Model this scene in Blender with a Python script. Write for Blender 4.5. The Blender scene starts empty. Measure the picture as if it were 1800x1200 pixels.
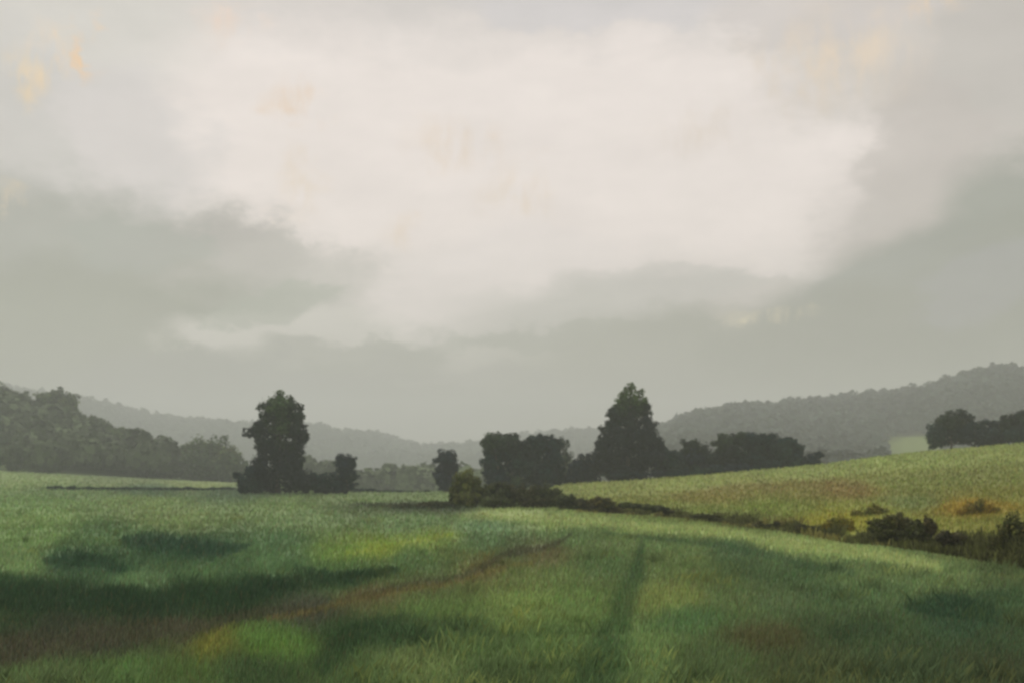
import bpy, math
import numpy as np
from mathutils import Vector

R = math.radians
rng = np.random.default_rng(11)
S = bpy.context.scene
COL = S.collection

F = 2000.0          # focal length in photograph pixels
HOR = 830.0         # horizon row
EYE = 3.4

def lin(c):
    c = np.asarray(c, float) / 255.0
    return np.where(c <= 0.04045, c / 12.92, ((c + 0.055) / 1.055) ** 2.4)

# ------------------------------------------------------------------ camera
cd = bpy.data.cameras.new('camera'); cam = bpy.data.objects.new('camera', cd); COL.objects.link(cam)
cd.sensor_width = 36.0; cd.lens = 36.0 * F / 1800.0
cd.shift_y = (HOR - 600.0) / 1800.0
cd.clip_start = 0.1; cd.clip_end = 12000
cam.location = (0, 0, EYE); cam.rotation_euler = (R(90), 0, 0)
cd.dof.use_dof = True; cd.dof.focus_distance = 5.0; cd.dof.aperture_fstop = 3.5
S.camera = cam

# ------------------------------------------------------------------ view
S.view_settings.view_transform = 'Standard'; S.view_settings.look = 'None'
S.view_settings.exposure = 0.0; S.view_settings.gamma = 1.0
S.view_settings.use_curve_mapping = False
S.cycles.volume_bounces = 2
S.cycles.max_bounces = 6; S.cycles.diffuse_bounces = 3; S.cycles.transparent_max_bounces = 8
S.cycles.use_denoising = True

# ------------------------------------------------------------------ world
SUN_EL, SUN_ROT = 48.0, -20.0       # veiled sun, high ahead and a little to the left
W = bpy.data.worlds.new('World'); S.world = W; W.use_nodes = True
nt = W.node_tree; nt.nodes.clear(); N = nt.nodes.new; LK = nt.links.new
out = N('ShaderNodeOutputWorld'); bg = N('ShaderNodeBackground'); bg.inputs['Strength'].default_value = 0.1
LK(bg.outputs[0], out.inputs['Surface'])
sky = N('ShaderNodeTexSky'); sky.sky_type = 'NISHITA'; sky.sun_disc = False
sky.sun_elevation = R(SUN_EL); sky.sun_rotation = R(SUN_ROT); sky.air_density = 1.5; sky.dust_density = 4.0
tc = N('ShaderNodeTexCoord')
def mth(op, a, b=None, c=None):
    n = N('ShaderNodeMath'); n.operation = op
    for i, v in enumerate((a, b, c)):
        if v is None: continue
        if isinstance(v, (int, float)): n.inputs[i].default_value = v
        else: LK(v, n.inputs[i])
    return n.outputs[0]
sep = N('ShaderNodeSeparateXYZ'); LK(tc.outputs['Generated'], sep.inputs[0])
az = mth('MULTIPLY', mth('ARCTAN2', sep.outputs[0], sep.outputs[1]), 180 / math.pi)
el = mth('MULTIPLY', mth('ARCSINE', sep.outputs[2]), 180 / math.pi)
def noise(scale, detail, rough, stretch):
    mp = N('ShaderNodeMapping'); mp.inputs['Scale'].default_value = stretch
    LK(tc.outputs['Generated'], mp.inputs[0])
    n = N('ShaderNodeTexNoise'); n.inputs['Scale'].default_value = scale
    n.inputs['Detail'].default_value = detail; n.inputs['Roughness'].default_value = rough
    LK(mp.outputs[0], n.inputs['Vector']); return n
nz = noise(7.0, 6, 0.55, (1, 1, 1.8))
sc_ = N('ShaderNodeSeparateColor'); LK(nz.outputs['Color'], sc_.inputs[0])
nz2 = noise(22.0, 7, 0.62, (1, 1, 1.7))
wu = mth('ADD', az, mth('ADD', mth('MULTIPLY', mth('SUBTRACT', sc_.outputs[0], 0.5), 5.5), mth('MULTIPLY', mth('SUBTRACT', nz2.outputs[0], 0.5), 4.4)))
wv = mth('ADD', el, mth('ADD', mth('MULTIPLY', mth('SUBTRACT', sc_.outputs[1], 0.5), 3.2), mth('MULTIPLY', mth('SUBTRACT', nz2.outputs[0], 0.5), 3.0)))
uv = N('ShaderNodeCombineXYZ'); LK(wu, uv.inputs[0]); LK(wv, uv.inputs[1])
CB = (1.04, 1.02, 1.05)
def C10(rgb):
    q = 8.8 if sum(rgb) < 545 else (10.6 if rgb[0] - rgb[2] > 22 else 10.0)
    return tuple(float(v) * q * k for v, k in zip(lin(rgb), CB)) + (1.0,)
def elv(py): return math.degrees(math.atan((HOR - py) / F))
ramp = N('ShaderNodeValToRGB')
stops = [(900, (152, 150, 139)), (800, (167, 163, 150)), (700, (163, 161, 149)), (610, (178, 175, 164)), (530, (222, 215, 206)), (420, (244, 234, 225)),
         (120, (240, 231, 222)), (0, (210, 205, 198)), (-200, (206, 201, 194))]
fac = N('ShaderNodeMapRange'); LK(wv, fac.inputs[0]); fac.inputs[1].default_value = -5; fac.inputs[2].default_value = 90
e = ramp.color_ramp.elements
while len(e) > 1: e.remove(e[0])
for i, (py, c) in enumerate(stops):
    p = (elv(py) + 5) / 95.0
    k = e[0] if i == 0 else e.new(p)
    k.position = p; k.color = tuple(float(v) * q for v, q in zip(lin(c), CB)) + (1,)
LK(fac.outputs[0], ramp.inputs[0])
mul = N('ShaderNodeVectorMath'); mul.operation = 'SCALE'; mul.inputs['Scale'].default_value = 10.0
LK(ramp.outputs[0], mul.inputs[0]); cur = mul.outputs[0]
pn = noise(26.0, 4, 0.6, (2.2, 2.2, .7)); pm = N('ShaderNodeMapRange'); LK(pn.outputs[0], pm.inputs[0]); pm.inputs[1].default_value = .38; pm.inputs[2].default_value = .68; pat = pm.outputs[0]
BLOBS = [  # px, py, rx, ry, rot, colour, alpha
    (0, 60, 360, 170, 0, (207, 206, 196), .75), (1080, 0, 260, 60, 0, (210, 207, 206), .6),
    (150, 300, 220, 160, 0, (212, 208, 203), .75), (20, 330, 120, 260, 0, (202, 200, 192), .7),
    (1800, 90, 420, 210, 0, (210, 203, 193), 1.0), (1500, 40, 220, 60, 0, (210, 203, 196), .7), (1800, 190, 150, 190, 0, (194, 189, 180), .7),
    (1660, 400, 220, 140, 10, (199, 192, 183), .95), (1610, 320, 100, 170, -10, (198, 190, 181), .7),
    (60, 515, 500, 165, 0, (178, 179, 168), 1.0), (360, 460, 170, 70, 0, (184, 179, 171), .8), (470, 500, 200, 70, 0, (196, 192, 182), .6),
    (60, 620, 520, 150, 0, (164, 166, 150), .95), (320, 640, 300, 90, 0, (168, 169, 154), .8), (250, 450, 120, 50, 0, (170, 175, 163), .6),
    (800, 610, 240, 62, 0, (194, 191, 180), .95), (880, 650, 300, 40, 0, (202, 198, 187), .7), (760, 560, 110, 40, 0, (192, 190, 179), .8), (520, 585, 240, 45, 4, (214, 210, 199), .95), (600, 632, 210, 45, 0, (172, 172, 160), .8),
    (470, 545, 130, 26, 14, (180, 184, 168), .7), (880, 490, 240, 90, 12, (240, 231, 223), .9),
    (1180, 560, 360, 75, 0, (199, 196, 186), .95), (1330, 540, 120, 50, 0, (203, 198, 188), .8), (1190, 510, 200, 40, 0, (205, 201, 192), .6), (1110, 600, 340, 24, 0, (184, 184, 171), .9),
    (1380, 660, 560, 120, 0, (174, 174, 159), .9), (1390, 560, 120, 60, 0, (214, 206, 196), .5),
    (1730, 520, 320, 130, 10, (163, 165, 153), 1.0), (1800, 430, 170, 130, 0, (163, 166, 153), .95), (1590, 520, 220, 55, 14, (166, 168, 157), .9),
    (1640, 620, 420, 110, 0, (161, 162, 147), .95), (1800, 600, 180, 200, 0, (158, 160, 145), .8), (1740, 520, 120, 50, 20, (170, 170, 166), .7),
    (700, 700, 400, 60, 0, (176, 174, 164), .7), (380, 680, 260, 60, 0, (172, 171, 163), .7),
    (85, 180, 60, 40, 0, (232, 208, 165), .6), (130, 140, 40, 60, 0, (230, 206, 172), .55), (185, 135, 18, 60, 0, (232, 200, 160), .6),
    (525, 205, 60, 50, 0, (230, 207, 182), .5), (405, 60, 70, 40, 0, (228, 208, 190), .5), (505, 345, 50, 70, 0, (230, 213, 190), .5), (700, 420, 60, 40, 0, (230, 212, 190), .45),
    (800, 270, 110, 60, 0, (230, 214, 196), .5), (1480, 130, 170, 90, 0, (222, 206, 184), .6), (1655, 80, 40, 40, 0, (226, 203, 172), .6),
    (1240, 230, 120, 50, 0, (226, 214, 200), .45), (20, 390, 50, 25, 0, (222, 204, 172), .5), (925, 340, 90, 60, 0, (230, 214, 194), .5), (1345, 570, 90, 20, 0, (212, 202, 172), .5),
]
for (px, py, rx, ry, rot, c, a) in BLOBS:
    mp = N('ShaderNodeMapping'); mp.vector_type = 'TEXTURE'
    mp.inputs['Location'].default_value = (math.degrees(math.atan((px - 900) / F)), elv(py), 0)
    mp.inputs['Rotation'].default_value = (0, 0, R(rot))
    mp.inputs['Scale'].default_value = (rx / F * 57.3 * 1.15, ry / F * 57.3 * 1.15, 1)
    LK(uv.outputs[0], mp.inputs[0])
    g = N('ShaderNodeTexGradient'); g.gradient_type = 'SPHERICAL'; LK(mp.outputs[0], g.inputs[0])
    mr = N('ShaderNodeMapRange'); mr.interpolation_type = 'SMOOTHSTEP'
    LK(g.outputs['Fac'], mr.inputs[0]); mr.inputs[1].default_value = 0; mr.inputs[4].default_value = a
    warm = c[0] - c[2] > 22 and rx < 200
    mr.inputs[2].default_value = 0.95 if warm else (0.36 if ry <= 60 else 0.46)
    amt = mr.outputs[0]
    if warm: amt = mth('MULTIPLY', amt, mth('MULTIPLY', pat, 2.2))
    mx = N('ShaderNodeMix'); mx.data_type = 'RGBA'
    LK(amt, mx.inputs[0]); LK(cur, mx.inputs[6]); mx.inputs[7].default_value = C10(c)
    cur = mx.outputs[2]
mt = noise(11.0, 7, 0.6, (1, 1, 2.6)); mm = N('ShaderNodeMapRange'); LK(mt.outputs[0], mm.inputs[0])
mm.inputs[1].default_value = .3; mm.inputs[2].default_value = .7; mm.inputs[3].default_value = .945; mm.inputs[4].default_value = 1.045
sv = N('ShaderNodeVectorMath'); sv.operation = 'SCALE'; LK(cur, sv.inputs[0]); LK(mm.outputs[0], sv.inputs['Scale']); cur = sv.outputs[0]
fin = N('ShaderNodeMix'); fin.data_type = 'RGBA'; fin.inputs[0].default_value = 0.95      # nearly full cloud cover
LK(sky.outputs[0], fin.inputs[6]); LK(cur, fin.inputs[7]); LK(fin.outputs[2], bg.inputs['Color'])

# ------------------------------------------------------------------ sun (veiled)
sd = bpy.data.lights.new('sun', 'SUN'); so = bpy.data.objects.new('sun', sd); COL.objects.link(so)
sd.energy = 1.4; sd.angle = R(25); sd.color = (1.0, 0.96, 0.9)
sdir = Vector((math.cos(R(SUN_EL)) * math.sin(R(SUN_ROT)), math.cos(R(SUN_EL)) * math.cos(R(SUN_ROT)), math.sin(R(SUN_EL))))
so.rotation_euler = sdir.to_track_quat('Z', 'Y').to_euler(); so.location = (0, 0, 120)

# ------------------------------------------------------------------ noise helpers
def vnoise(x, y, seed=0):
    xi = np.floor(x).astype(np.int64); yi = np.floor(y).astype(np.int64)
    fx = x - xi; fy = y - yi; fx = fx * fx * (3 - 2 * fx); fy = fy * fy * (3 - 2 * fy)
    def h(a, b):
        v = (a * 374761393 + b * 668265263 + seed * 1442695041) & 0xFFFFFFFF
        v = ((v ^ (v >> 13)) * 1274126177) & 0xFFFFFFFF
        return ((v ^ (v >> 16)) & 0xFFFF) / 65535.0
    return (h(xi, yi) * (1 - fx) + h(xi + 1, yi) * fx) * (1 - fy) + (h(xi, yi + 1) * (1 - fx) + h(xi + 1, yi + 1) * fx) * fy
def fbm(x, y, o=4, seed=0):
    s = 0; a = 0.5; t = 0
    for k in range(o):
        s = s + a * vnoise(x * 2 ** k + 17.3 * k, y * 2 ** k - 9.1 * k, seed + k); t += a; a *= 0.5
    return s / t - 0.5
def sst(a, b, x):
    t = np.clip((x - a) / (b - a), 0, 1); return t * t * (3 - 2 * t)
def ip(t, pts):
    return np.interp(t, [p[0] for p in pts], [p[1] for p in pts])

# ------------------------------------------------------------------ terrain
LEFT_RISE = [(-600, 7), (0, 3.7), (200, 1.7), (430, 0.15), (600, 0)]
CREST = [(915, 0), (1000, 1.5), (1200, 2.75), (1450, 4.8), (1600, 6.6), (1800, 8.1), (2300, 11)]
DITCH = [(850, 118), (1000, 104), (1100, 97), (1200, 88), (1350, 71), (1500, 58), (1650, 49), (1800, 42), (2300, 30)]
YCR = 180.0
HILL_A = [(-700, 50), (-200, 36), (0, 23), (50, 19), (95, 17), (160, 11), (240, 4), (300, 1), (450, 0)]
HILL_B = [(-700, 690), (0, 700), (150, 715), (250, 735), (430, 752), (600, 754), (650, 760), (700, 774), (740, 783), (840, 778), (900, 771), (1000, 760), (1150, 757), (2500, 720)]
HILL_C = [(1040, 835), (1100, 800), (1165, 750), (1220, 727), (1300, 716), (1400, 708), (1500, 697), (1580, 690), (1640, 677), (1700, 657), (1750, 647), (1800, 650), (1900, 640), (2500, 600)]
def chart(x, y):
    ph = np.arctan2(x, y); r = np.hypot(x, y)
    pc = np.clip(ph, -0.61, 0.61)
    w = sst(1.0, 2.2, np.abs(ph))
    t = 900 + F * np.tan(pc) * (1 - w)
    return t, r * np.cos(pc), r
def height(x, y):
    t, d, r = chart(x, y)
    z = sst(90, 340, d) * ip(t, LEFT_RISE)
    z = z - 5.5 * sst(205, 270, d) * sst(520, 620, t) * (1 - sst(900, 1000, t))
    zc = ip(t, CREST); yd = ip(t, DITCH)
    fr = np.clip((d - yd) / (YCR - yd), 0, 1)
    up = zc * (0.85 * fr + 0.15 * fr * fr * (3 - 2 * fr))
    z = z + up - np.where(d > YCR, (zc + 3.0 * sst(950, 1050, t)) * sst(YCR, 300, d), 0)
    z = z - 0.5 * np.exp(-((d - yd) / (0.05 * yd)) ** 2) * sst(980, 1080, t)
    ha = ip(t, HILL_A); z = z + ha * sst(335, 480, d) * (1 - 0.5 * sst(560, 800, d))
    hb = (HOR - ip(t, HILL_B) - 12) / F * 1900 + EYE; z = z + (hb) * sst(1250, 1900, d) * (1 - 0.6 * sst(2050, 2550, d)) * (1 - 0.55 * sst(500, 900, ip(t, HILL_A) * 30) * 0)
    hc = np.maximum((HOR - ip(t, HILL_C) - 19) / F * 1150 + EYE, 0) * sst(1040, 1110, t)
    z = z + hc * (sst(560, 1150, d) * 0.8 + 0.2 * sst(430, 1170, d)) * (1 - sst(1200, 1600, d) * 0.9)
    z = z + fbm(x / 70, y / 90, 3, 55) * 9 * sst(600, 900, d) + fbm(x / 45, y / 60, 2, 57) * 2.5 * sst(380, 450, d) * (1 - sst(1000, 1080, t)) * (1 - sst(250, 420, t))
    und = fbm(x / 60 + 5, y / 60, 3, 3) * 1.0 * sst(60, 200, d) + fbm(x / 9, y / 9, 3, 8) * 0.30 * sst(8, 25, d)
    z = z + und * (1 - 0.7 * sst(120, 175, d) * (1 - sst(200, 260, d)))
    z = z + 1.7 * (1 - sst(2, 14, r))
    return z
def project(x, y, z):
    return 900 + F * x / y, HOR + F * (EYE - z) / y
def ground_at(px, d):
    x = (px - 900) / F * d
    return x, d, float(height(np.array([x]), np.array([d]))[0])

# ------------------------------------------------------------------ colours of the fields (crop, grass, soil)
KSAMP = [
 (50,845,110,122,84),(200,848,104,112,84),(350,848,120,127,90),(250,858,78,95,78),(400,860,80,95,78),(120,862,96,112,80),
 (50,880,100,120,80),(250,880,108,122,84),(500,885,100,115,78),(650,880,98,112,76),(760,875,96,110,74),(640,890,80,90,66),(720,889,62,70,56),(780,890,62,70,54),
 (50,910,104,122,80),(300,905,104,116,80),(550,903,102,117,86),(720,912,98,116,84),(850,925,90,112,85),
 (870,905,132,140,96),(1000,916,124,133,88),(1150,930,115,125,82),(1350,953,117,127,86),(1500,972,105,118,80),(1620,992,100,112,78),(1700,1008,95,108,75),
 (60,940,95,115,75),(180,935,75,98,68),(270,950,48,73,54),(350,955,46,70,54),(480,950,72,95,68),(600,965,95,112,60),(660,960,108,118,55),(760,943,104,116,64),(850,950,80,100,72),
 (1000,940,84,102,70),(1150,955,86,102,68),(1300,975,72,90,66),
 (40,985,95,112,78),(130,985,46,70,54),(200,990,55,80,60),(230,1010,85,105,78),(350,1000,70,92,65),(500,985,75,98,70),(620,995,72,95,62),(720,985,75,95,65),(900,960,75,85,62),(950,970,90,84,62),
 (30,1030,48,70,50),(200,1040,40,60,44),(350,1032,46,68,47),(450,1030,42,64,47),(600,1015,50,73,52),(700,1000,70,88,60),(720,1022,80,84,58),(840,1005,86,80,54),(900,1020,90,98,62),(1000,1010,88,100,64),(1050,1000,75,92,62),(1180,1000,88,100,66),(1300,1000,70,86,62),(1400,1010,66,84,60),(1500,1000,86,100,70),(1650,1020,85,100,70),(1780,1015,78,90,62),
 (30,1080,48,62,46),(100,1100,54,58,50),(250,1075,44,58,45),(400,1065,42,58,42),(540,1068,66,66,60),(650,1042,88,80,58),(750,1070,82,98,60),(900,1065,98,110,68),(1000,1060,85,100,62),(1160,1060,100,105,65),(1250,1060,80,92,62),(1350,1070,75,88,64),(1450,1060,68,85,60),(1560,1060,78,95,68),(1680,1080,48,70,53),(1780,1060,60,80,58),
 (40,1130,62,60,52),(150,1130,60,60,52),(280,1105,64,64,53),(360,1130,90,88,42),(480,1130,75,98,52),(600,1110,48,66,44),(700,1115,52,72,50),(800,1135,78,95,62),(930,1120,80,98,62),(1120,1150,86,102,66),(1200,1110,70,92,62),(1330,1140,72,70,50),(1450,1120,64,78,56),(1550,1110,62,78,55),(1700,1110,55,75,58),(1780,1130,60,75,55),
 (60,1185,75,88,60),(180,1180,74,94,58),(300,1180,72,88,52),(450,1185,58,75,50),(600,1180,70,86,56),(720,1165,92,102,68),(850,1175,75,90,60),(1100,1185,86,102,68),(1250,1180,72,85,58),(1400,1180,70,78,55),(1600,1180,62,75,55),(1780,1180,62,70,52),
 (1050,862,115,120,76),(1200,850,120,126,80),(1400,828,120,127,82),(1600,805,118,126,80),(1780,790,114,120,76),(1100,880,105,108,62),(1250,868,110,104,62),(1400,858,106,104,62),(1480,858,112,98,62),(1600,848,107,112,68),(1750,835,108,112,70),
 (1200,897,98,106,60),(1350,890,102,110,60),(1480,912,124,120,54),(1530,895,118,120,68),(1620,880,102,110,72),(1710,885,126,106,46),(1780,870,108,108,62),(1650,920,110,110,60),(1750,920,105,105,58),(1700,950,106,108,60),(1795,955,85,88,52),(1300,908,92,98,58),
]
KS = np.array(KSAMP, float); KSL = lin(KS[:, 2:5])
def seg_d(px, py, pts):      # distance to a polyline, rows stretched 3x
    best = np.full(px.shape, 1e9)
    for (a, b) in zip(pts[:-1], pts[1:]):
        ax, ay = a[0], a[1]; bx, by = b[0], b[1]
        dx, dy = bx - ax, by - ay
        u = np.clip(((px - ax) * dx + (py - ay) * dy) / (dx * dx + dy * dy), 0, 1)
        wa = a[2] + (b[2] - a[2]) * u
        best = np.minimum(best, np.hypot(px - ax - u * dx, py - ay - u * dy) / wa)
    return best
LINES = [   # (x, y, half width) ..., colour, strength : tracks, tramlines, mown strips, bands of a darker crop
 ([(-60,1146,24),(150,1124,22),(300,1100,16),(450,1084,11),(560,1070,8),(700,1032,7),(830,1004,6),(900,975,6),(960,955,5),(1000,940,2)], (64,60,52), .7),
 ([(470,1090,4),(640,1050,6),(760,1024,5),(860,1006,4),(930,988,3)], (98,84,50), .5),
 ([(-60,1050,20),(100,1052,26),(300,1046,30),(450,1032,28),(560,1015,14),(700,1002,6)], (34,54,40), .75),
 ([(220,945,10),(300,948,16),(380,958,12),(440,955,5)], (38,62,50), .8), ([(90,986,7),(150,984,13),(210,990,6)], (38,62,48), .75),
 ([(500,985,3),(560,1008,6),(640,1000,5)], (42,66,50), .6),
 ([(1118,955,5),(1108,1000,12),(1082,1060,22),(1048,1120,33),(1012,1200,44),(1000,1250,52)], (46,70,48), .62),
 ([(690,1090,10),(640,1110,16),(590,1140,24),(560,1170,20)], (40,60,42), .65), ([(700,1080,6),(780,1100,10),(830,1112,6)], (46,66,48), .5),
 ([(835,903,2),(900,907,5),(1000,914,6),(1150,926,8),(1300,942,10),(1420,958,12),(1540,976,12),(1660,1000,12)], (136,142,98), .65),
 ([(1060,938,3),(1250,960,6),(1400,990,9),(1500,1012,8)], (56,78,58), .6),
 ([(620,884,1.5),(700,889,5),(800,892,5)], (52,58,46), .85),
 ([(1600,1080,14),(1680,1076,24),(1760,1090,14)], (38,62,48), .6), ([(1460,1130,14),(1540,1122,14)], (44,62,46), .5),
 ([(1310,1150,20),(1370,1130,14)], (72,70,48), .3),
 ([(330,1170,3),(352,1130,6),(372,1110,4),(405,1098,3)], (112,104,46), .4), ([(440,1150,8),(500,1135,8)], (80,102,48), .4),
 ([(600,966,3),(660,960,6),(720,950,4),(790,940,3)], (118,124,50), .55),
 ([(1250,856,4),(1400,855,8),(1520,850,4)], (108,98,62), .5),
 ([(1040,1120,0.1),(1100,1130,12),(1150,1150,14)], (94,110,74), .35), ([(1090,1195,14),(1160,1185,14)], (94,110,74), .35),
]
ALB = np.array([0.63, 0.62, 0.64])
def ground_colour(x, y, z):
    px, py = project(x, y, z)
    a = fbm(x / (2.0 + y * .10), y / (4 + y * .3), 4, 21); b = fbm(x / (2.0 + y * .10) + 40, y / (4 + y * .3), 4, 22)
    sc = np.clip((py - 800) / 250, 0.12, 1.3)
    a2 = fbm(x / (.5 + y * .025), y / (1 + y * .08), 3, 31)
    px = px + (a * 130 + a2 * 40) * sc; py = py + (b * 50 + a2 * 16) * sc
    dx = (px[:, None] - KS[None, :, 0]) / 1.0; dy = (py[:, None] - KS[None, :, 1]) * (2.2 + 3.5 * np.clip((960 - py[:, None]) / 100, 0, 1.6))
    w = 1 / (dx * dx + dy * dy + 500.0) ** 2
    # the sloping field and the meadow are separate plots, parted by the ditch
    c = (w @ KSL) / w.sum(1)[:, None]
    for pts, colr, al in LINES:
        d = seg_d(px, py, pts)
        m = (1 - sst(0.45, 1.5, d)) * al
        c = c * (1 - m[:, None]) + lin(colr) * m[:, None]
    return c
def albedo(x, y, z, t, d):
    c = np.empty((len(x), 3)); c[:] = lin((84, 100, 62))
    vis = (y > 8) & (d < 345) & (np.abs(x / np.maximum(y, .1)) < 0.9)
    idx = np.where(vis)[0]
    for k in range(0, len(idx), 20000):
        i = idx[k:k + 20000]; c[i] = ground_colour(x[i], y[i], z[i])
    wood = sst(335, 350, d) * (1 - (sst(470, 520, t) * (1 - sst(900, 940, t))) * (1 - sst(360, 400, d)))
    c = c * (1 - wood[:, None]) + lin((82, 92, 66)) * wood[:, None]
    pst = PASTURE(t, HOR + F * (EYE - z) / np.maximum(d, 1)) * (d > 450)
    c = c * (1 - pst[:, None]) + lin((92, 104, 56)) * pst[:, None]
    n = 1 + 0.35 * fbm(x / (0.4 + d * .01), y / (0.6 + d * .03), 4, 5)
    g_ = c @ np.array([.3, .6, .1]); ch = lin((84, 102, 60)); ch = ch / (ch @ np.array([.3, .6, .1])); tq = 900 + F * x / y; sl = (sst(930, 1020, tq) * sst(1.0, 1.08, y / ip(tq, DITCH)))[:, None]; k_ = .26 - .24 * sl; c = (c * (1 - k_) + g_[:, None] * ch * k_) * (1 + sl * np.array([.0, .03, -.12]))
    return c * n[:, None] / (ALB * (1 - .34 * (1 - sst(14, 85, r_of(x, y))))[:, None])  # colour brightened close to the camera to offset shade between the blades
def r_of(x, y): return np.hypot(x, y)
def PASTURE(t, py):
    py = py + 10 * fbm(t / 14, py / 8, 3, 77)
    return ((t > 1545 + (800 - py) * .35) & (t < 1650) & (py > 763) & (py < 806)) * 1.0

def mesh_obj(name, verts, faces, mat, parent=None, col=None, colf=None, smooth=False):
    """faces: int array (n,3) or (n,4)"""
    me = bpy.data.meshes.new(name)
    verts = np.asarray(verts, np.float32); faces = np.asarray(faces, np.int32); k = faces.shape[1]
    me.vertices.add(len(verts)); me.vertices.foreach_set('co', verts.ravel())
    me.loops.add(faces.size); me.loops.foreach_set('vertex_index', faces.ravel())
    me.polygons.add(len(faces)); me.polygons.foreach_set('loop_start', np.arange(0, faces.size, k, dtype=np.int32))
    me.polygons.foreach_set('use_smooth', np.full(len(faces), smooth))
    me.update(calc_edges=True)
    if col is not None:
        a = me.attributes.new('tint', 'FLOAT_COLOR', 'POINT')
        a.data.foreach_set('color', np.hstack([col, np.ones((len(col), 1))]).astype(np.float32).ravel())
    me.materials.append(mat)
    o = bpy.data.objects.new(name, me); COL.objects.link(o)
    if parent: o.parent = parent
    return o

# ------------------------------------------------------------------ materials
def mat_tint(name, rough=0.9, transl=0.0, nscale=None, namp=0.3, bump=0.0, spec=0.15):
    m = bpy.data.materials.new(name); m.use_nodes = True; t = m.node_tree; b = t.nodes['Principled BSDF']
    at = t.nodes.new('ShaderNodeAttribute'); at.attribute_name = 'tint'; c = at.outputs['Color']
    if nscale:
        tcx = t.nodes.new('ShaderNodeTexCoord'); n = t.nodes.new('ShaderNodeTexNoise'); n.inputs['Scale'].default_value = nscale
        n.inputs['Detail'].default_value = 6; t.links.new(tcx.outputs['Object'], n.inputs['Vector'])
        mr = t.nodes.new('ShaderNodeMapRange'); t.links.new(n.outputs[0], mr.inputs[0])
        mr.inputs[1].default_value = .25; mr.inputs[2].default_value = .75; mr.inputs[3].default_value = 1 - namp; mr.inputs[4].default_value = 1 + namp
        v = t.nodes.new('ShaderNodeVectorMath'); v.operation = 'SCALE'; t.links.new(c, v.inputs[0]); t.links.new(mr.outputs[0], v.inputs['Scale']); c = v.outputs[0]
        if bump:
            bp = t.nodes.new('ShaderNodeBump'); bp.inputs['Distance'].default_value = bump; t.links.new(n.outputs[0], bp.inputs['Height']); t.links.new(bp.outputs[0], b.inputs['Normal'])
    t.links.new(c, b.inputs['Base Color']); b.inputs['Roughness'].default_value = rough
    b.inputs['Specular IOR Level'].default_value = spec
    if transl:
        tr = t.nodes.new('ShaderNodeBsdfTranslucent'); t.links.new(c, tr.inputs[0])
        mx = t.nodes.new('ShaderNodeMixShader'); mx.inputs[0].default_value = transl
        t.links.new(b.outputs[0], mx.inputs[1]); t.links.new(tr.outputs[0], mx.inputs[2])
        t.links.new(mx.outputs[0], t.nodes['Material Output'].inputs['Surface'])
    return m
M_GROUND = mat_tint('field_grass_and_soil', nscale=1.1, namp=0.25, bump=0.12, spec=0.05)
M_BLADE = mat_tint('grass_blade', transl=0.45)
M_LEAF = mat_tint('foliage', transl=0.18, rough=0.75)
M_FAR = mat_tint('far_foliage', rough=1.0)
M_BARK = bpy.data.materials.new('bark'); M_BARK.use_nodes = True
_t = M_BARK.node_tree; _b = _t.nodes['Principled BSDF']; _n = _t.nodes.new('ShaderNodeTexNoise'); _n.inputs['Scale'].default_value = 9
_r = _t.nodes.new('ShaderNodeValToRGB'); _r.color_ramp.elements[0].color = (.03, .025, .02, 1); _r.color_ramp.elements[1].color = (.11, .09, .07, 1)
_t.links.new(_n.outputs[0], _r.inputs[0]); _t.links.new(_r.outputs[0], _b.inputs['Base Color']); _b.inputs['Roughness'].default_value = .95

# ------------------------------------------------------------------ ground sheet
th = np.concatenate([np.linspace(-42, 42, 760), np.linspace(42, 318, 60)[1:-1]]) * math.pi / 180
rr = np.concatenate([np.linspace(0.6, 11, 10), np.geomspace(12, 380, 430), np.geomspace(380, 2600, 130)[1:]])
TH, RR = np.meshgrid(th, rr); gx = (RR * np.sin(TH)).ravel(); gy = (RR * np.cos(TH)).ravel()
gx = np.append(gx, 0.0); gy = np.append(gy, 0.001)
gz = height(gx, gy)
nT, nR = len(th), len(rr)
ii, jj = np.meshgrid(np.arange(nR - 1), np.arange(nT), indexing='ij'); j2 = (jj + 1) % nT
q = np.stack([ii * nT + jj, (ii + 1) * nT + jj, (ii + 1) * nT + j2, ii * nT + j2], -1).reshape(-1, 4)
tri = np.concatenate([q[:, [0, 1, 2]], q[:, [0, 2, 3]], np.stack([np.full(nT, nR * nT), np.arange(nT), (np.arange(nT) + 1) % nT], -1)])
tri = tri[:, ::-1]
t_, d_, r_ = chart(gx, gy)
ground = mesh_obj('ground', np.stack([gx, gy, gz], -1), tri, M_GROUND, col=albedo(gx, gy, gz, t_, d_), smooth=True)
ground['kind'] = 'structure'

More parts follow.
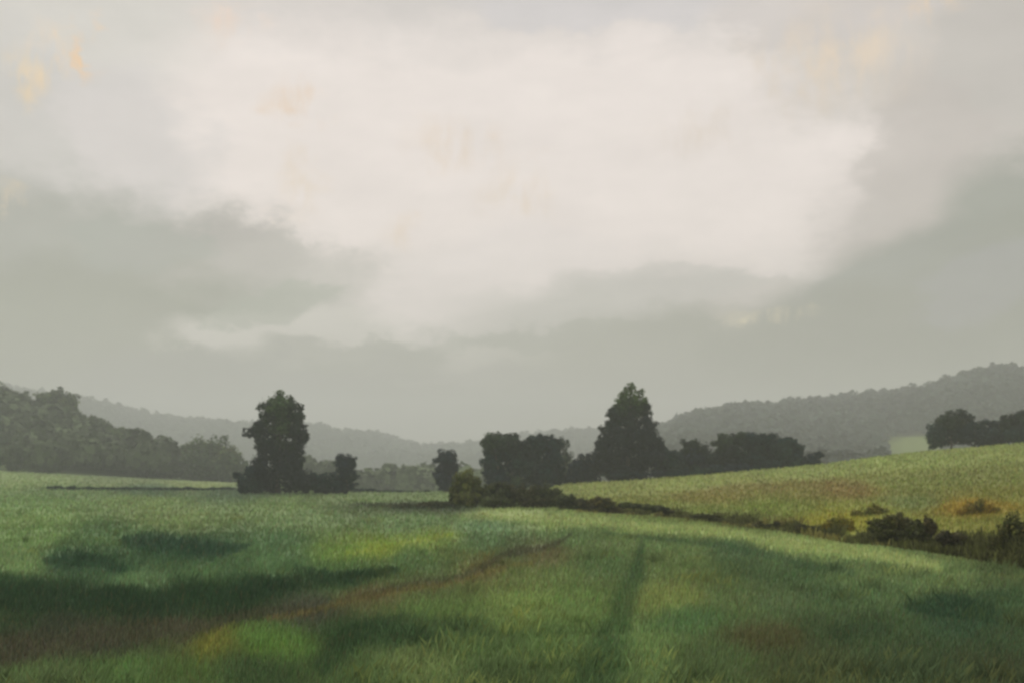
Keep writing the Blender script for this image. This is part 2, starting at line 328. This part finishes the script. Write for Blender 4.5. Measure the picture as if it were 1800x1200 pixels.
# ------------------------------------------------------------------ grass
def grass(name, n, kind):
    if kind == 'near':
        t = rng.uniform(-120, 1920, n); iv = rng.uniform(1 / 215, 1 / 14.5, n); y = 1 / iv
    elif kind == 'side':
        t = rng.uniform(-900, 2700, n); t = t[(t < -110) | (t > 1910)]; y = 1 / rng.uniform(1 / 130, 1 / 10, len(t))
    else:
        t = rng.uniform(-60, 1880, n); y = np.exp(rng.uniform(math.log(40), math.log(335), n))
        keep = (t > 960) & (y < 182) | (t < 560) & (y > 120); t, y = t[keep], y[keep]
    x = (t - 900) / F * y; z = height(x, y); n = len(x)
    tt, dd, _ = chart(x, y)
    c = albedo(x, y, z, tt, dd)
    lum = c @ np.array([.3, .6, .1])
    tall = np.clip(1.5 - lum * 9, .45, 1.35) * (1 + 1.0 * fbm(x / 3.5, y / 3.5, 3, 40))
    tall = np.clip(tall, .25, 2.0)
    h = (0.10 + 0.22 * tall * rng.uniform(.5, 1.3, n)) * np.clip(.75 + y / 160, .8, 1.5)
    w = np.maximum(0.006, 0.00050 * y) * rng.uniform(.7, 1.4, n)
    a = rng.uniform(0, 2 * math.pi, n); ux, uy = np.cos(a), np.sin(a)
    lean = rng.normal(0, .35, n) * h; la = rng.uniform(0, 2 * math.pi, n)
    lx, ly = np.cos(la) * lean + .12 * h, np.sin(la) * lean
    v = np.empty((n, 5, 3))
    v[:, 0] = np.stack([x - ux * w, y - uy * w, z - .02], -1); v[:, 1] = np.stack([x + ux * w, y + uy * w, z - .02], -1)
    v[:, 2] = np.stack([x - ux * w * .8 + lx * .35, y - uy * w * .8 + ly * .35, z + h * .55], -1)
    v[:, 3] = np.stack([x + ux * w * .8 + lx * .35, y + uy * w * .8 + ly * .35, z + h * .55], -1)
    v[:, 4] = np.stack([x + lx, y + ly, z + h], -1)
    o = (np.arange(n) * 5)[:, None]
    f = np.concatenate([o + np.array([[0, 1, 3]]), o + np.array([[0, 3, 2]]), o + np.array([[2, 3, 4]])])
    c = c * rng.uniform(.75, 1.5, n)[:, None] * (1 + rng.normal(0, .07, (n, 3)))
    dry = rng.random(n) < .05; c[dry] = c[dry] * .4 + np.array([.13, .11, .055]) * .8
    c = np.clip(c, .004, .6)
    g = mesh_obj(name, v.reshape(-1, 3), f, M_BLADE, col=np.repeat(c, 5, 0)); g['kind'] = 'stuff'
grass('grass', 230000, 'near')
grass('field_grass', 60000, 'far')
grass('meadow_grass', 200000, 'side')
def weeds(name, n):          # rank weeds standing in the ditch under the sloping field
    t = rng.uniform(1010, 2300, n); yd = ip(t, DITCH)
    y = yd * (1 + rng.normal(0.012, .028, n)); x = (t - 900) / F * y; z = height(x, y)
    den = fbm(x / 2.2, y / 2.2, 3, 91) + .5; keep = den > .42; x, y, z, t, den = x[keep], y[keep], z[keep], t[keep], den[keep]; n = len(x)
    h = rng.uniform(.25, .75, n) * (.4 + den) * (.5 + .75 * sst(1200, 1650, t)); w = np.maximum(.008, .0006 * y) * rng.uniform(.8, 1.8, n)
    a = rng.uniform(0, 2 * math.pi, n); ux, uy = np.cos(a) * w, np.sin(a) * w
    lx, ly = rng.normal(0, .25, n) * h, rng.normal(0, .25, n) * h
    v = np.stack([np.stack([x - ux, y - uy, z - .03], -1), np.stack([x + ux, y + uy, z - .03], -1), np.stack([x + lx + ux * .8, y + ly + uy * .8, z + h], -1), np.stack([x + lx * .9 - ux * .8, y + ly * .9 - uy * .8, z + h * .9], -1)], 1)
    c = np.where((fbm(x / 5, y / 5, 2, 93) > .02)[:, None], lin((126, 122, 70))[None, :], lin((96, 100, 58))[None, :]) * rng.uniform(.6, 1.4, (n, 1))
    g = mesh_obj(name, v.reshape(-1, 3), np.arange(4 * n).reshape(-1, 4), M_BLADE, col=np.repeat(c, 4, 0)); g['kind'] = 'stuff'
weeds('ditch_weeds', 42000)
def clumps(name, k, per):    # taller tussocks and seed stalks standing out of the meadow
    t = rng.uniform(-60, 1860, k); y = 1 / rng.uniform(1 / 105, 1 / 16, k); x = (t - 900) / F * y
    ok = (fbm(x / 7, y / 12, 3, 61) > .0) & (y < .93 * ip(t, DITCH)); x, y = x[ok], y[ok]; k = len(x)
    rad = rng.uniform(.08, .45, k); hh = rng.uniform(.2, .44, k)
    I = np.repeat(np.arange(k), per); n = len(I); px, py = x[I] + rng.normal(0, 1, n) * rad[I], y[I] + rng.normal(0, 1, n) * rad[I]
    z = height(px, py); tt, dd, _ = chart(px, py); c = albedo(px, py, z, tt, dd)
    h = hh[I] * rng.uniform(.5, 1.15, n); w = np.maximum(.004, .00035 * py) * rng.uniform(.7, 1.3, n); a = rng.uniform(0, 6.283, n)
    ux, uy = np.cos(a) * w, np.sin(a) * w; lx, ly = rng.normal(.08, .28, n) * h, rng.normal(0, .28, n) * h
    v = np.stack([np.stack([px - ux, py - uy, z - .02], -1), np.stack([px + ux, py + uy, z - .02], -1), np.stack([px + lx * .4 + ux, py + ly * .4 + uy, z + h * .6], -1), np.stack([px + lx, py + ly, z + h], -1)], 1)
    tone = rng.uniform(.75, 1.3, k)[I] * rng.uniform(.8, 1.25, n); warm = (rng.random(k) < .3)[I]
    c = c * tone[:, None]; c[warm] = c[warm] * np.array([1.3, 1.12, .95])
    g = mesh_obj(name, v.reshape(-1, 3), np.arange(4 * n).reshape(-1, 4), M_BLADE, col=np.repeat(np.clip(c, .004, .5), 4, 0)); g['kind'] = 'stuff'
clumps('grass_tussocks', 1500, 30)

# ------------------------------------------------------------------ trees and bushes
def tube(path, rads, k=7):
    path = np.array(path, float); V = []; n = len(path)
    for i in range(n):
        dr = path[min(i + 1, n - 1)] - path[max(i - 1, 0)]; dr /= np.linalg.norm(dr) + 1e-9
        a = np.cross(dr, [0.3, 1, 0.1]); a /= np.linalg.norm(a); b = np.cross(dr, a)
        for j in range(k):
            g = 2 * math.pi * j / k; V.append(path[i] + rads[i] * (a * math.cos(g) + b * math.sin(g)))
    Fc = [[i * k + j, i * k + (j + 1) % k, (i + 1) * k + (j + 1) % k, (i + 1) * k + j] for i in range(n - 1) for j in range(k)]
    return np.array(V), np.array(Fc)
def leaves(lobes, n, size, cols, droop=0.0, bottom=0.0, rag=1.0):
    """lobes: rows cx,cy,cz,rx,ry,rz ; leaf-clump faces gathered in sub-clumps round each lobe"""
    L = np.array(lobes, float); area = (L[:, 3] * L[:, 5]) ** 1.0; cnt = np.maximum((n * area / area.sum()).astype(int), 40)
    P = []; Nn = []; Ccol = []
    for k, l in enumerate(L):
        m = cnt[k]; rr_ = l[3:6]
        ns = int(max(10, 9 + 10 * rag))
        sd_ = rng.normal(size=(ns, 3)); sd_ /= np.linalg.norm(sd_, axis=1)[:, None]; sd_[:, 2] = sd_[:, 2] * .95 + .05
        sc0 = sd_ * rng.uniform(.62, .98, ns)[:, None]
        tone = rng.uniform(.75, 1.25, ns)
        pick = rng.integers(0, ns, m)
        off = rng.normal(size=(m, 3)); off /= np.linalg.norm(off, axis=1)[:, None]
        off *= (rng.random(m) ** .45)[:, None] * .36 * rng.uniform(.8, 1.2, (ns, 1))[pick]
        p = sc0[pick] + off
        core = rng.random(m) < (.25 if rag < 1.25 else .12)
        dn = rng.normal(size=(m, 3)); dn /= np.linalg.norm(dn, axis=1)[:, None]
        p[core] = dn[core] * (rng.random(core.sum()) ** .4)[:, None] * .72
        stray = rng.random(m) < .03; p[stray] *= 1.12
        nrm = p + off * 1.2 + rng.normal(0, .45, (m, 3)); nrm /= np.linalg.norm(nrm, axis=1)[:, None] + 1e-9
        P.append(l[:3] + p * rr_); Nn.append(nrm)
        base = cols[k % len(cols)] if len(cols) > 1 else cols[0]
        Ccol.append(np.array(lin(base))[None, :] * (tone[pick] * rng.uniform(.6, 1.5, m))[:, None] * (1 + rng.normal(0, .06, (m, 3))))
    P = np.concatenate(P); Nn = np.concatenate(Nn); Cc = np.clip(np.concatenate(Ccol), .003, .5)
    ok = P[:, 2] > bottom; P, Nn, Cc = P[ok], Nn[ok], Cc[ok]; m = len(P)
    a = np.cross(Nn, rng.normal(size=(m, 3))); a /= np.linalg.norm(a, axis=1)[:, None] + 1e-9; b = np.cross(Nn, a)
    s = size * rng.uniform(.6, 1.4, m)[:, None]; a *= s * .75; b *= s
    V = np.stack([P - b, P + a - b * .1, P + b, P - a - b * .1], 1).reshape(-1, 3)
    Fq = np.arange(4 * m).reshape(-1, 4)
    return V, Fq, np.repeat(Cc, 4, 0)
PLOT_N = 0
def row_d(px, row):          # distance at which the ground is seen in a given row
    dd = np.geomspace(30, 330, 400); x = (px - 900) / F * dd
    p = HOR + F * (EYE - height(x, dd)) / dd; return float(dd[np.argmax(p <= row)])
def tree(name, cat, label, d, base_px, lobes_px, n, size, cols, trunk=True, group=None, rag=1.0, depth=1.0, part='crown', jitter=.35):
    """lobes_px rows: px, py, rx, ry measured in the picture at the tree's own distance d"""
    bx, by, bz = ground_at(base_px, d)
    root = bpy.data.objects.new(name, None); COL.objects.link(root); root.location = (bx, by, bz - 0.05)
    root['label'] = label; root['category'] = cat
    if group: root['group'] = group
    m = d / F; lob = []
    for lb in lobes_px:
        if len(lb) == 5:                            # a hedge that follows the ground: every clump has its own distance
            px, py, rx, ry, dd = lb; mm = dd / F
            lob.append(((px - 900) * mm - bx, dd - by, EYE + (HOR - py) * mm - bz, rx * mm, ry * mm * 2, ry * mm)); continue
        px, py, rx, ry = lb
        lob.append(((px - base_px) * m, rng.uniform(-jitter, jitter) * rx * m * depth, EYE + (HOR - py) * m - bz, rx * m, max(rx, ry * .7) * m * depth, ry * m))
    if not trunk:                                  # bushes grow from the ground: let the lowest clumps reach it
        for i, l in enumerate(lob):
            if l[2] - l[5] > -0.05 and l[2] - l[5] < .6 * max(q[5] for q in lob) + .3:
                low = l[2] - l[5]; rz = l[5] + low * .5; lob[i] = (l[0], l[1], rz - .03, l[3], l[4], rz)
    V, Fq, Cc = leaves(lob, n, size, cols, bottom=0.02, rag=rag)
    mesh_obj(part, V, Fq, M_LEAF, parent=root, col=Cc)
    top = max(l[2] + l[5] * .4 for l in lob)
    big = sorted(lob, key=lambda l: -l[3] * l[5])[:6]
    if trunk:
        tr = max(.05, top * .026)
        V, Fq = tube([(0, 0, 0), (0.05 * top * .2, 0, top * .35), (lob[0][0] * .5, 0, top * .7), (lob[0][0], lob[0][1] * .5, top)], [tr * 1.3, tr, tr * .6, tr * .2])
        tk = mesh_obj('trunk', V, Fq, M_BARK, parent=root, smooth=True)
    for l in big[:5]:
        z0 = min(l[2] * .45, top * .5) if trunk else 0.0
        x0 = 0.02 if trunk else l[0] * .3
        tr = max(.02, top * .011)
        V, Fq = tube([(x0, 0, z0), ((x0 + l[0]) * .55, l[1] * .5, (z0 + l[2]) * .55), (l[0], l[1], l[2] + l[5] * .3)], [tr, tr * .7, tr * .25], 5)
        mesh_obj('limb' if trunk else 'stem', V, Fq, M_BARK, parent=root, smooth=True)
    return root
DK = [(34, 56, 52), (32, 52, 48), (40, 60, 50), (30, 50, 52)]
GN = [(54, 70, 44), (46, 60, 44), (40, 52, 44)]
TP = [(62, 82, 48), (54, 72, 46)] + DK
BL = [(36, 50, 58), (34, 46, 54)]
OL = [(104, 110, 54), (92, 100, 50), (84, 92, 48)]
OB = [(78, 86, 48), (70, 76, 48), (78, 78, 52)]
# left group
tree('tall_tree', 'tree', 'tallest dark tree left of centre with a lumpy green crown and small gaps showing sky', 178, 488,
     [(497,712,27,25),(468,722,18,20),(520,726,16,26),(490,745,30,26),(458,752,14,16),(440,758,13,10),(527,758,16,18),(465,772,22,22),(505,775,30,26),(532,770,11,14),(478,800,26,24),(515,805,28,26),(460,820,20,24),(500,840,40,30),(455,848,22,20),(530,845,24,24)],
     17000, .24, [(70,92,52),(50,68,48),(48,64,46),(66,86,48),(42,54,48),(36,46,48),(40,50,44),(40,52,46),(48,60,42),(38,50,46),(36,46,42),(38,46,44),(36,44,46),(36,44,42),(36,44,44),(36,44,42)], rag=1.4)  # top lobes tinted lighter and greener: sky light put into the leaf colour
tree('bush', 'bush', 'ragged dark bush leaning left at the foot of the tallest left tree', 176, 440,
     [(432,842,14,16),(418,834,10,6),(448,855,16,14),(440,830,10,12),(428,858,10,8)], 3200, .16, DK, trunk=False, rag=1.6)
tree('bush', 'bush', 'dark low bush between the tallest left tree and the small round tree', 180, 568,
     [(555,845,22,18),(578,843,18,16),(566,856,26,10),(590,852,14,12)], 4000, .18, DK, trunk=False, rag=1.5)
tree('round_tree', 'tree', 'small round dark tree standing right of the tallest left tree', 182, 609,
     [(609,818,20,20),(603,812,13,13),(615,812,13,13),(604,832,17,14),(616,835,14,14),(608,852,20,14)], 6500, .15, BL + DK, rag=.5)
# thin hedge along the field's edge
tree('hedge', 'hedge', 'thin low dark hedge on the field edge right of the small round tree', 198, 700,
     [(635,862,16,6),(655,863,16,5),(676,864,16,4),(698,864,16,4),(722,865,16,4),(745,865,14,5)], 3600, .12, DK, trunk=False, part='foliage', rag=1.3)
# centre
tree('columnar_tree', 'tree', 'narrow blue-black flat-topped tree standing alone left of the centre clump', 200, 785,
     [(782,804,20,14),(790,806,16,14),(782,822,21,18),(794,822,16,14),(782,844,21,20),(790,852,19,14)], 8000, .2, BL, rag=.7)
tree('broad_tree', 'tree', 'left one of two broad flat-topped trees behind the olive bushes', 186, 876,
     [(866,784,23,22),(892,778,26,20),(915,792,22,24),(862,812,20,26),(892,808,32,28),(918,824,22,24),(870,838,24,22),(900,846,30,20)], 12500, .24, GN + DK, rag=.8)
tree('broad_tree', 'tree', 'right one of two broad flat-topped trees behind the olive bushes', 190, 952,
     [(944,778,20,18),(966,784,20,20),(940,800,22,24),(970,808,20,24),(950,830,28,26),(976,834,18,22),(948,850,28,16)], 11000, .24, DK, rag=.9)
tree('thin_tree', 'tree', 'loose feathery tree just right of the two broad flat-topped trees', 205, 992,
     [(990,782,12,16),(994,806,14,18),(986,830,16,18),(1000,838,14,16)], 1700, .2, [(60,72,60)], rag=1.6)
tree('bush', 'bush', 'round olive green bush at the left end of the centre clump', 112, 822,
     [(820,845,24,22),(808,862,18,20),(836,862,22,24),(822,874,30,18)], 9000, .11, OL, trunk=False, rag=.8)
tree('bush', 'bush', 'brownish olive bush in front of the left broad tree', 110, 880,
     [(862,866,20,18),(884,860,22,16),(904,868,20,18),(880,882,34,14)], 8500, .11, OB, trunk=False, rag=1.0)
tree('bush', 'bush', 'dark olive bush in front of the right broad tree', 108, 948,
     [(930,868,22,18),(954,864,20,16),(974,874,22,16),(950,884,36,12)], 8000, .11, OB[::-1], trunk=False, rag=1.1)
tree('bush', 'bush', 'low dark bush trailing off right of the centre clump', 104, 1015,
     [(998,878,20,14),(1020,884,18,11),(1008,890,26,8),(1038,890,14,7)], 5200, .10, OB[1:] , trunk=False, rag=1.3)
tree('bush', 'bush', 'ochre tinged bush at the lower corner of the sloping field', 101, 1062,
     [(1048,880,14,10),(1066,884,16,10),(1084,892,14,7),(1054,894,20,6)], 3600, .10, [(92,86,46),(80,80,44)], trunk=False, rag=1.2)
tree('low_hedge', 'hedge', 'long low shadowy scrub strip left of the olive bushes', 112, 745,
     [(660,889,18,3),(690,889,20,5),(720,889,22,7),(750,888,22,8),(778,886,20,9)], 5200, .10, OB[1:], trunk=False, part='foliage', rag=1.2)
# tall pointed tree and its wood on the crest of the sloping field
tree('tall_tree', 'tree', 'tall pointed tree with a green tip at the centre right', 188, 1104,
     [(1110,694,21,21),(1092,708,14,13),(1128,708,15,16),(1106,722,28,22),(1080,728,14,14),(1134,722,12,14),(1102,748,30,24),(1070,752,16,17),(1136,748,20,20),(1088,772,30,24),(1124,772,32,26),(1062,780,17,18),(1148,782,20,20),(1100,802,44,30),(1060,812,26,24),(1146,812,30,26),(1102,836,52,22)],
     20000, .24, [(78,100,52),(70,90,50),(68,88,50),(50,66,44),(42,56,46),(44,58,46),(40,52,46),(36,48,44),(36,44,48),(38,48,46),(36,46,48),(34,44,42),(36,42,48),(36,44,46),(36,42,44),(36,42,46),(34,42,44)], rag=1.3)  # leaf tints darken from tip to foot, painting in the light from above
tree('bushy_tree', 'tree', 'low blue-grey bushy tree left of the tall pointed tree', 194, 1028,
     [(1015,822,20,16),(1036,814,22,20),(1030,838,28,18),(1008,842,20,14)], 6500, .22, BL, rag=1.1)
tree('bushy_tree', 'tree', 'low dark bushy tree right at the foot of the tall pointed tree', 190, 1172,
     [(1166,800,20,18),(1184,806,22,18),(1176,824,30,18),(1196,830,20,14)], 7000, .22, DK + BL, rag=1.0)
tree('bushy_tree', 'tree', 'small peaked tree in the row along the field crest', 193, 1218,
     [(1214,788,20,18),(1232,796,18,16),(1216,808,32,20),(1234,820,24,16),(1204,826,22,14)], 8000, .22, GN[1:] + BL, rag=1.0)
tree('bushy_tree', 'tree', 'greenish round tree at the middle of the row along the field crest', 190, 1284,
     [(1274,780,22,18),(1296,776,24,18),(1280,800,32,22),(1262,812,22,18),(1304,814,26,18)], 9000, .22, GN + DK, rag=1.0)
tree('bushy_tree', 'tree', 'widest dark tree of the row along the field crest', 188, 1340,
     [(1322,776,22,18),(1346,774,24,16),(1330,796,30,22),(1358,790,22,20),(1340,812,34,16)], 9500, .22, DK, rag=1.0)
tree('bushy_tree', 'tree', 'rounded last big tree at the right end of the crest row', 186, 1388,
     [(1382,780,20,16),(1398,790,16,18),(1376,798,24,20),(1392,806,24,14)], 7500, .2, DK + GN[:1], rag=1.1)
tree('bush', 'bush', 'small wind-bent bush just beyond the right end of the crest row', 184, 1430,
     [(1426,804,13,10),(1440,798,9,6),(1420,812,14,7),(1434,810,12,6)], 2400, .15, BL, trunk=False, rag=1.7)
tree('hedge', 'hedge', 'long dark hedge under the row of trees on the field crest', 184, 1230,
     [(x, y, 24, 11) for x, y in zip(range(1005, 1425, 28), np.interp(range(1005, 1425, 28), [1000, 1200, 1420], [848, 832, 812]))], 13000, .17, DK + BL, trunk=False, part='foliage', rag=1.0)
# right clump
tree('broad_tree', 'tree', 'left dome-shaped dark tree of the clump near the right edge', 196, 1672,
     [(1664,740,22,18),(1686,738,22,18),(1650,760,20,20),(1676,762,32,24),(1642,776,16,14),(1700,765,24,22)], 9500, .2, GN[1:] + DK, rag=.8)
tree('broad_tree', 'tree', 'middle lower dark tree of the clump near the right edge', 200, 1732,
     [(1706,758,18,20),(1762,756,18,20),(1722,752,20,16),(1742,752,20,16),(1730,768,34,18),(1752,770,22,16)], 7500, .22, DK, rag=.9)
tree('broad_tree', 'tree', 'dark tree cut by the right edge of the picture', 196, 1790,
     [(1772,744,16,18),(1796,740,24,20),(1820,736,24,24),(1788,764,36,20),(1822,764,26,24)], 9500, .22, GN[1:] + DK, rag=1.0)
# scrub along the ditch
def ditch_d(px): return float(ip(px, DITCH)) + 0.6
DB = [
 (1105, [(1098,886,14,5),(1116,888,16,5)], 'first tiny bush of the ditch scrub nearest the centre clump', OB),
 (1150, [(1138,890,14,5),(1158,893,16,6),(1176,898,10,4)], 'small dark bush on the ditch below the left part of the sloping field', OB),
 (1250, [(1236,905,20,4),(1262,909,20,5)], 'flat strip of scrub on the ditch left of the olive shrubs', [(72,74,42)]),
 (1350, [(1338,920,22,7),(1362,921,20,8),(1384,925,16,7)], 'brown olive shrub on the ditch right of the flat scrub strip', [(66,68,42),(72,74,42)]),
 (1425, [(1412,926,20,9),(1436,930,18,9)], 'olive shrub on the ditch just left of the yellow flowering clump', [(74,76,42),(66,70,42)]),
 (1560, [(1545,922,22,15),(1570,916,24,18),(1592,922,20,16),(1560,936,34,12)], 'biggest dark brown bush on the ditch in the right field', [(88,92,52),(96,96,54),(88,86,56)]),
 (1622, [(1612,926,16,16),(1630,926,14,20),(1618,938,20,12)], 'upright dark bush touching the biggest ditch bush on its right', [(78,82,48),(84,80,50)]),
 (1672, [(1662,944,18,14),(1682,948,18,14),(1690,960,22,10)], 'round brown bush low on the ditch toward the right edge', [(74,72,50),(80,78,50)]),
]
for px, lob, lab, cc in DB:
    tree('shrub', 'bush', lab, ditch_d(px), px, lob, 3800 if px < 1500 else 5200, .055 if px > 1300 else .075, cc, trunk=False, rag=1.3)
tree('flowering_shrub', 'bush', 'bright yellow flowering clump between the olive shrub and the biggest ditch bush', row_d(1475, 938), 1475,
     [(1456,922,10,9),(1468,915,11,12),(1484,914,11,14),(1497,920,9,10),(1476,928,20,8)], 3000, .045, [(140,130,44),(112,114,50),(126,122,46)], trunk=False, rag=1.5)
tree('flowering_shrub', 'bush', 'pale yellow flowering clump behind the biggest ditch bush', row_d(1530, 906), 1530,
     [(1505,901,11,7),(1522,897,10,9),(1538,894,12,11),(1556,898,11,8)], 2000, .06, [(128,124,60),(112,114,58)], trunk=False, rag=1.5)
tree('flowering_shrub', 'bush', 'orange ochre flowering clump on the slope toward the right edge', row_d(1712, 904), 1712,
     [(1690,895,10,7),(1706,889,13,10),(1722,885,10,13),(1736,890,12,10),(1752,895,9,7)], 1900, .055, [(150,130,56),(134,124,62),(122,120,60)], trunk=False, rag=2.2)
tree('tall_weeds', 'weeds', 'tall olive weeds on the ditch at the right edge', ditch_d(1785) + 1.5, 1782,
     [(1760,940,18,22),(1784,930,20,30),(1810,935,22,34),(1780,962,36,18)], 6500, .05, [(84,86,44),(76,80,42),(92,88,46)], trunk=False, part='foliage', rag=1.8)
# dark low hedge across the left field
hl = [(x, row + 2, 22, 5.0 + 1.5 * math.sin(x * .21), row_d(x, row + 3)) for x, row in [(x, 857 + (x - 90) * .006) for x in range(95, 440, 16)]]
tree('hedge', 'hedge', 'long thin grey-green hedge across the far left field', row_d(280, 861), 280, hl, 12000, .16, [(56,74,56),(50,68,56)], trunk=False, part='foliage', rag=1.0)

# wood on the left hillside: the crowns one can tell apart
HG = 'trees of the wood on the left hillside'
HT = [
 ('tree at the left picture edge standing high on the hillside', 455, 8, [(0,700,26,26),(18,706,20,20),(-18,706,24,28),(6,722,30,22)]),
 ('round-topped tree rising above the rest of the left hillside wood', 450, 98, [(84,704,24,20),(108,698,24,18),(122,712,18,18),(72,718,20,16),(100,726,38,22)]),
 ('large olive dome tree at the right end of the left hillside wood', 375, 368, [(350,790,34,22),(382,788,30,22),(404,806,24,24),(330,806,28,24),(368,820,50,30),(412,832,20,18)]),
 ('olive tree left of the large dome tree in the hillside wood', 385, 300, [(290,800,26,22),(314,802,24,22),(300,824,34,24),(276,822,22,20)]),
 ('tree stepping down the hillside right of the round-topped tree', 430, 165, [(156,748,24,20),(178,756,20,16),(160,766,34,20)]),
 ('lower tree on the hillside between the round-topped tree and the olive tree', 415, 222, [(212,768,24,20),(234,776,20,16),(220,788,32,20)]),
]
for lab, d, px, lob in HT:
    tree('hillside_tree', 'tree', lab, d, px, lob, 4500, .55, [(82,98,58),(74,88,58),(88,100,56)], group=HG, rag=.9)
for k in range(34):
    px = float(rng.uniform(-40, 430)); fr = rng.random(); d = 341 + 95 * fr
    if px > 300: d = 350 + 25 * fr
    _, _, z = ground_at(px, d); py0 = HOR + F * (EYE - z) / d
    hgt = rng.uniform(6.5, 9.5) * F / d; w = rng.uniform(15, 24)
    lob = [(px - w * .35, py0 - hgt * .6, w * .8, hgt * .3), (px + w * .4, py0 - hgt * .55, w * .75, hgt * .28), (px, py0 - hgt * .75, w * .8, hgt * .28), (px, py0 - hgt * .3, w, hgt * .32)]
    g = float(rng.uniform(-6, 6))
    tree('hillside_tree', 'tree', 'hazy broadleaf tree packed among others on the left hillside', d, px, lob, 1400, .6, [(76 + g, 90 + g, 62), (70 + g, 84 + g, 60)], group=HG, rag=.8)

# ------------------------------------------------------------------ far woods (one mass each)
def wood(name, pts, size, cr, colr, quads=30):
    n = len(pts); pts = np.array(pts)
    x, y = pts[:, 0], pts[:, 1]; z = height(x, y)
    Rr = cr * rng.uniform(.65, 1.35, n); H = Rr * rng.uniform(1.0, 1.7, n)
    tone = rng.uniform(.7, 1.3, n) * (1 + 1.5 * fbm(x / 80, y / 80, 4, 71))
    m = quads; dr = rng.normal(size=(n, m, 3)); dr /= np.linalg.norm(dr, axis=2)[..., None]; dr[..., 2] = np.abs(dr[..., 2]) * 1.1 - .25
    rad = rng.uniform(.75, 1.08, (n, m))[..., None]
    P = np.stack([x, y, z + H * .75], -1)[:, None, :] + dr * rad * np.stack([Rr, Rr, H], -1)[:, None, :]
    Nn = dr + rng.normal(0, .35, dr.shape); Nn /= np.linalg.norm(Nn, axis=2)[..., None]
    P = P.reshape(-1, 3); Nn = Nn.reshape(-1, 3); M_ = len(P)
    a = np.cross(Nn, rng.normal(size=(M_, 3))); a /= np.linalg.norm(a, axis=1)[:, None] + 1e-9; b = np.cross(Nn, a)
    s = (np.repeat(Rr, m) * size * rng.uniform(.6, 1.3, M_))[:, None]
    V = np.stack([P - b * s, P + a * s, P + b * s, P - a * s], 1).reshape(-1, 3)
    c = 1.2 * lin(colr)[None, :] * (np.repeat(tone, m) * rng.uniform(.75, 1.3, M_))[:, None]
    o = mesh_obj(name, V, np.arange(4 * M_).reshape(-1, 4), M_FAR, col=np.repeat(c, 4, 0)); o['kind'] = 'stuff'
def scatter(n, t0, t1, d0, d1, cond=None):
    t = rng.uniform(t0, t1, n); d = rng.uniform(d0, d1, n)
    x = (t - 900) / F * d; z = height(x, d); py = HOR + F * (EYE - z) / d
    ok = np.ones(n, bool) if cond is None else cond(t, d, py)
    return np.stack([x[ok], d[ok]], -1)
wood('left_hillside_wood', scatter(900, -250, 300, 338, 520, lambda t, d, p: d > 339 + 45 * rng.random(len(t))), .26, 4.2, (76, 88, 64), 130)
wood('far_ridge_wood', scatter(6500, -350, 1250, 1380, 1960), .45, 7.0, (58, 68, 52))
wood('right_hill_wood', scatter(9500, 1060, 2050, 640, 1220, lambda t, d, p: ~((t > 1550 + (800 - p) * .35 + 22 * fbm(p / 9, p / 7, 2, 5)) & (t < 1665) & (p > 764 + 12 * fbm(t / 16, t / 31, 2, 9)) & (p < 900))), .40, 5.2, (54, 66, 56))
wood('valley_wood', scatter(500, 500, 1000, 400, 470), .3, 3.4, (78, 90, 62), 90)
wood('lower_right_wood', scatter(300, 1400, 1560, 420, 520), .3, 4.6, (58, 66, 60), 90)

# ------------------------------------------------------------------ haze
HZ = 0.00064
zmin, zmax = float(gz.min()) - 1.0, float(gz.max()) + 14
Vh = np.array([(x, y, z) for z in (zmin, zmax) for (x, y) in ((-2650, -2650), (2650, -2650), (2650, 2650), (-2650, 2650))], float)
Fh = np.array([(0, 3, 2, 1), (4, 5, 6, 7), (0, 1, 5, 4), (1, 2, 6, 5), (2, 3, 7, 6), (3, 0, 4, 7)])
MH = bpy.data.materials.new('haze'); MH.use_nodes = True; t = MH.node_tree; t.nodes.clear()
o_ = t.nodes.new('ShaderNodeOutputMaterial'); pv = t.nodes.new('ShaderNodeVolumePrincipled')
pv.inputs['Color'].default_value = (.90, .94, .94, 1); pv.inputs['Density'].default_value = HZ; pv.inputs['Anisotropy'].default_value = 0.2
t.links.new(pv.outputs[0], o_.inputs['Volume'])
hz = mesh_obj('haze', Vh, Fh, MH); hz['kind'] = 'stuff'
print('tris', sum(len(o.data.polygons) for o in COL.objects if o.type == 'MESH'), 'z', zmin, zmax)
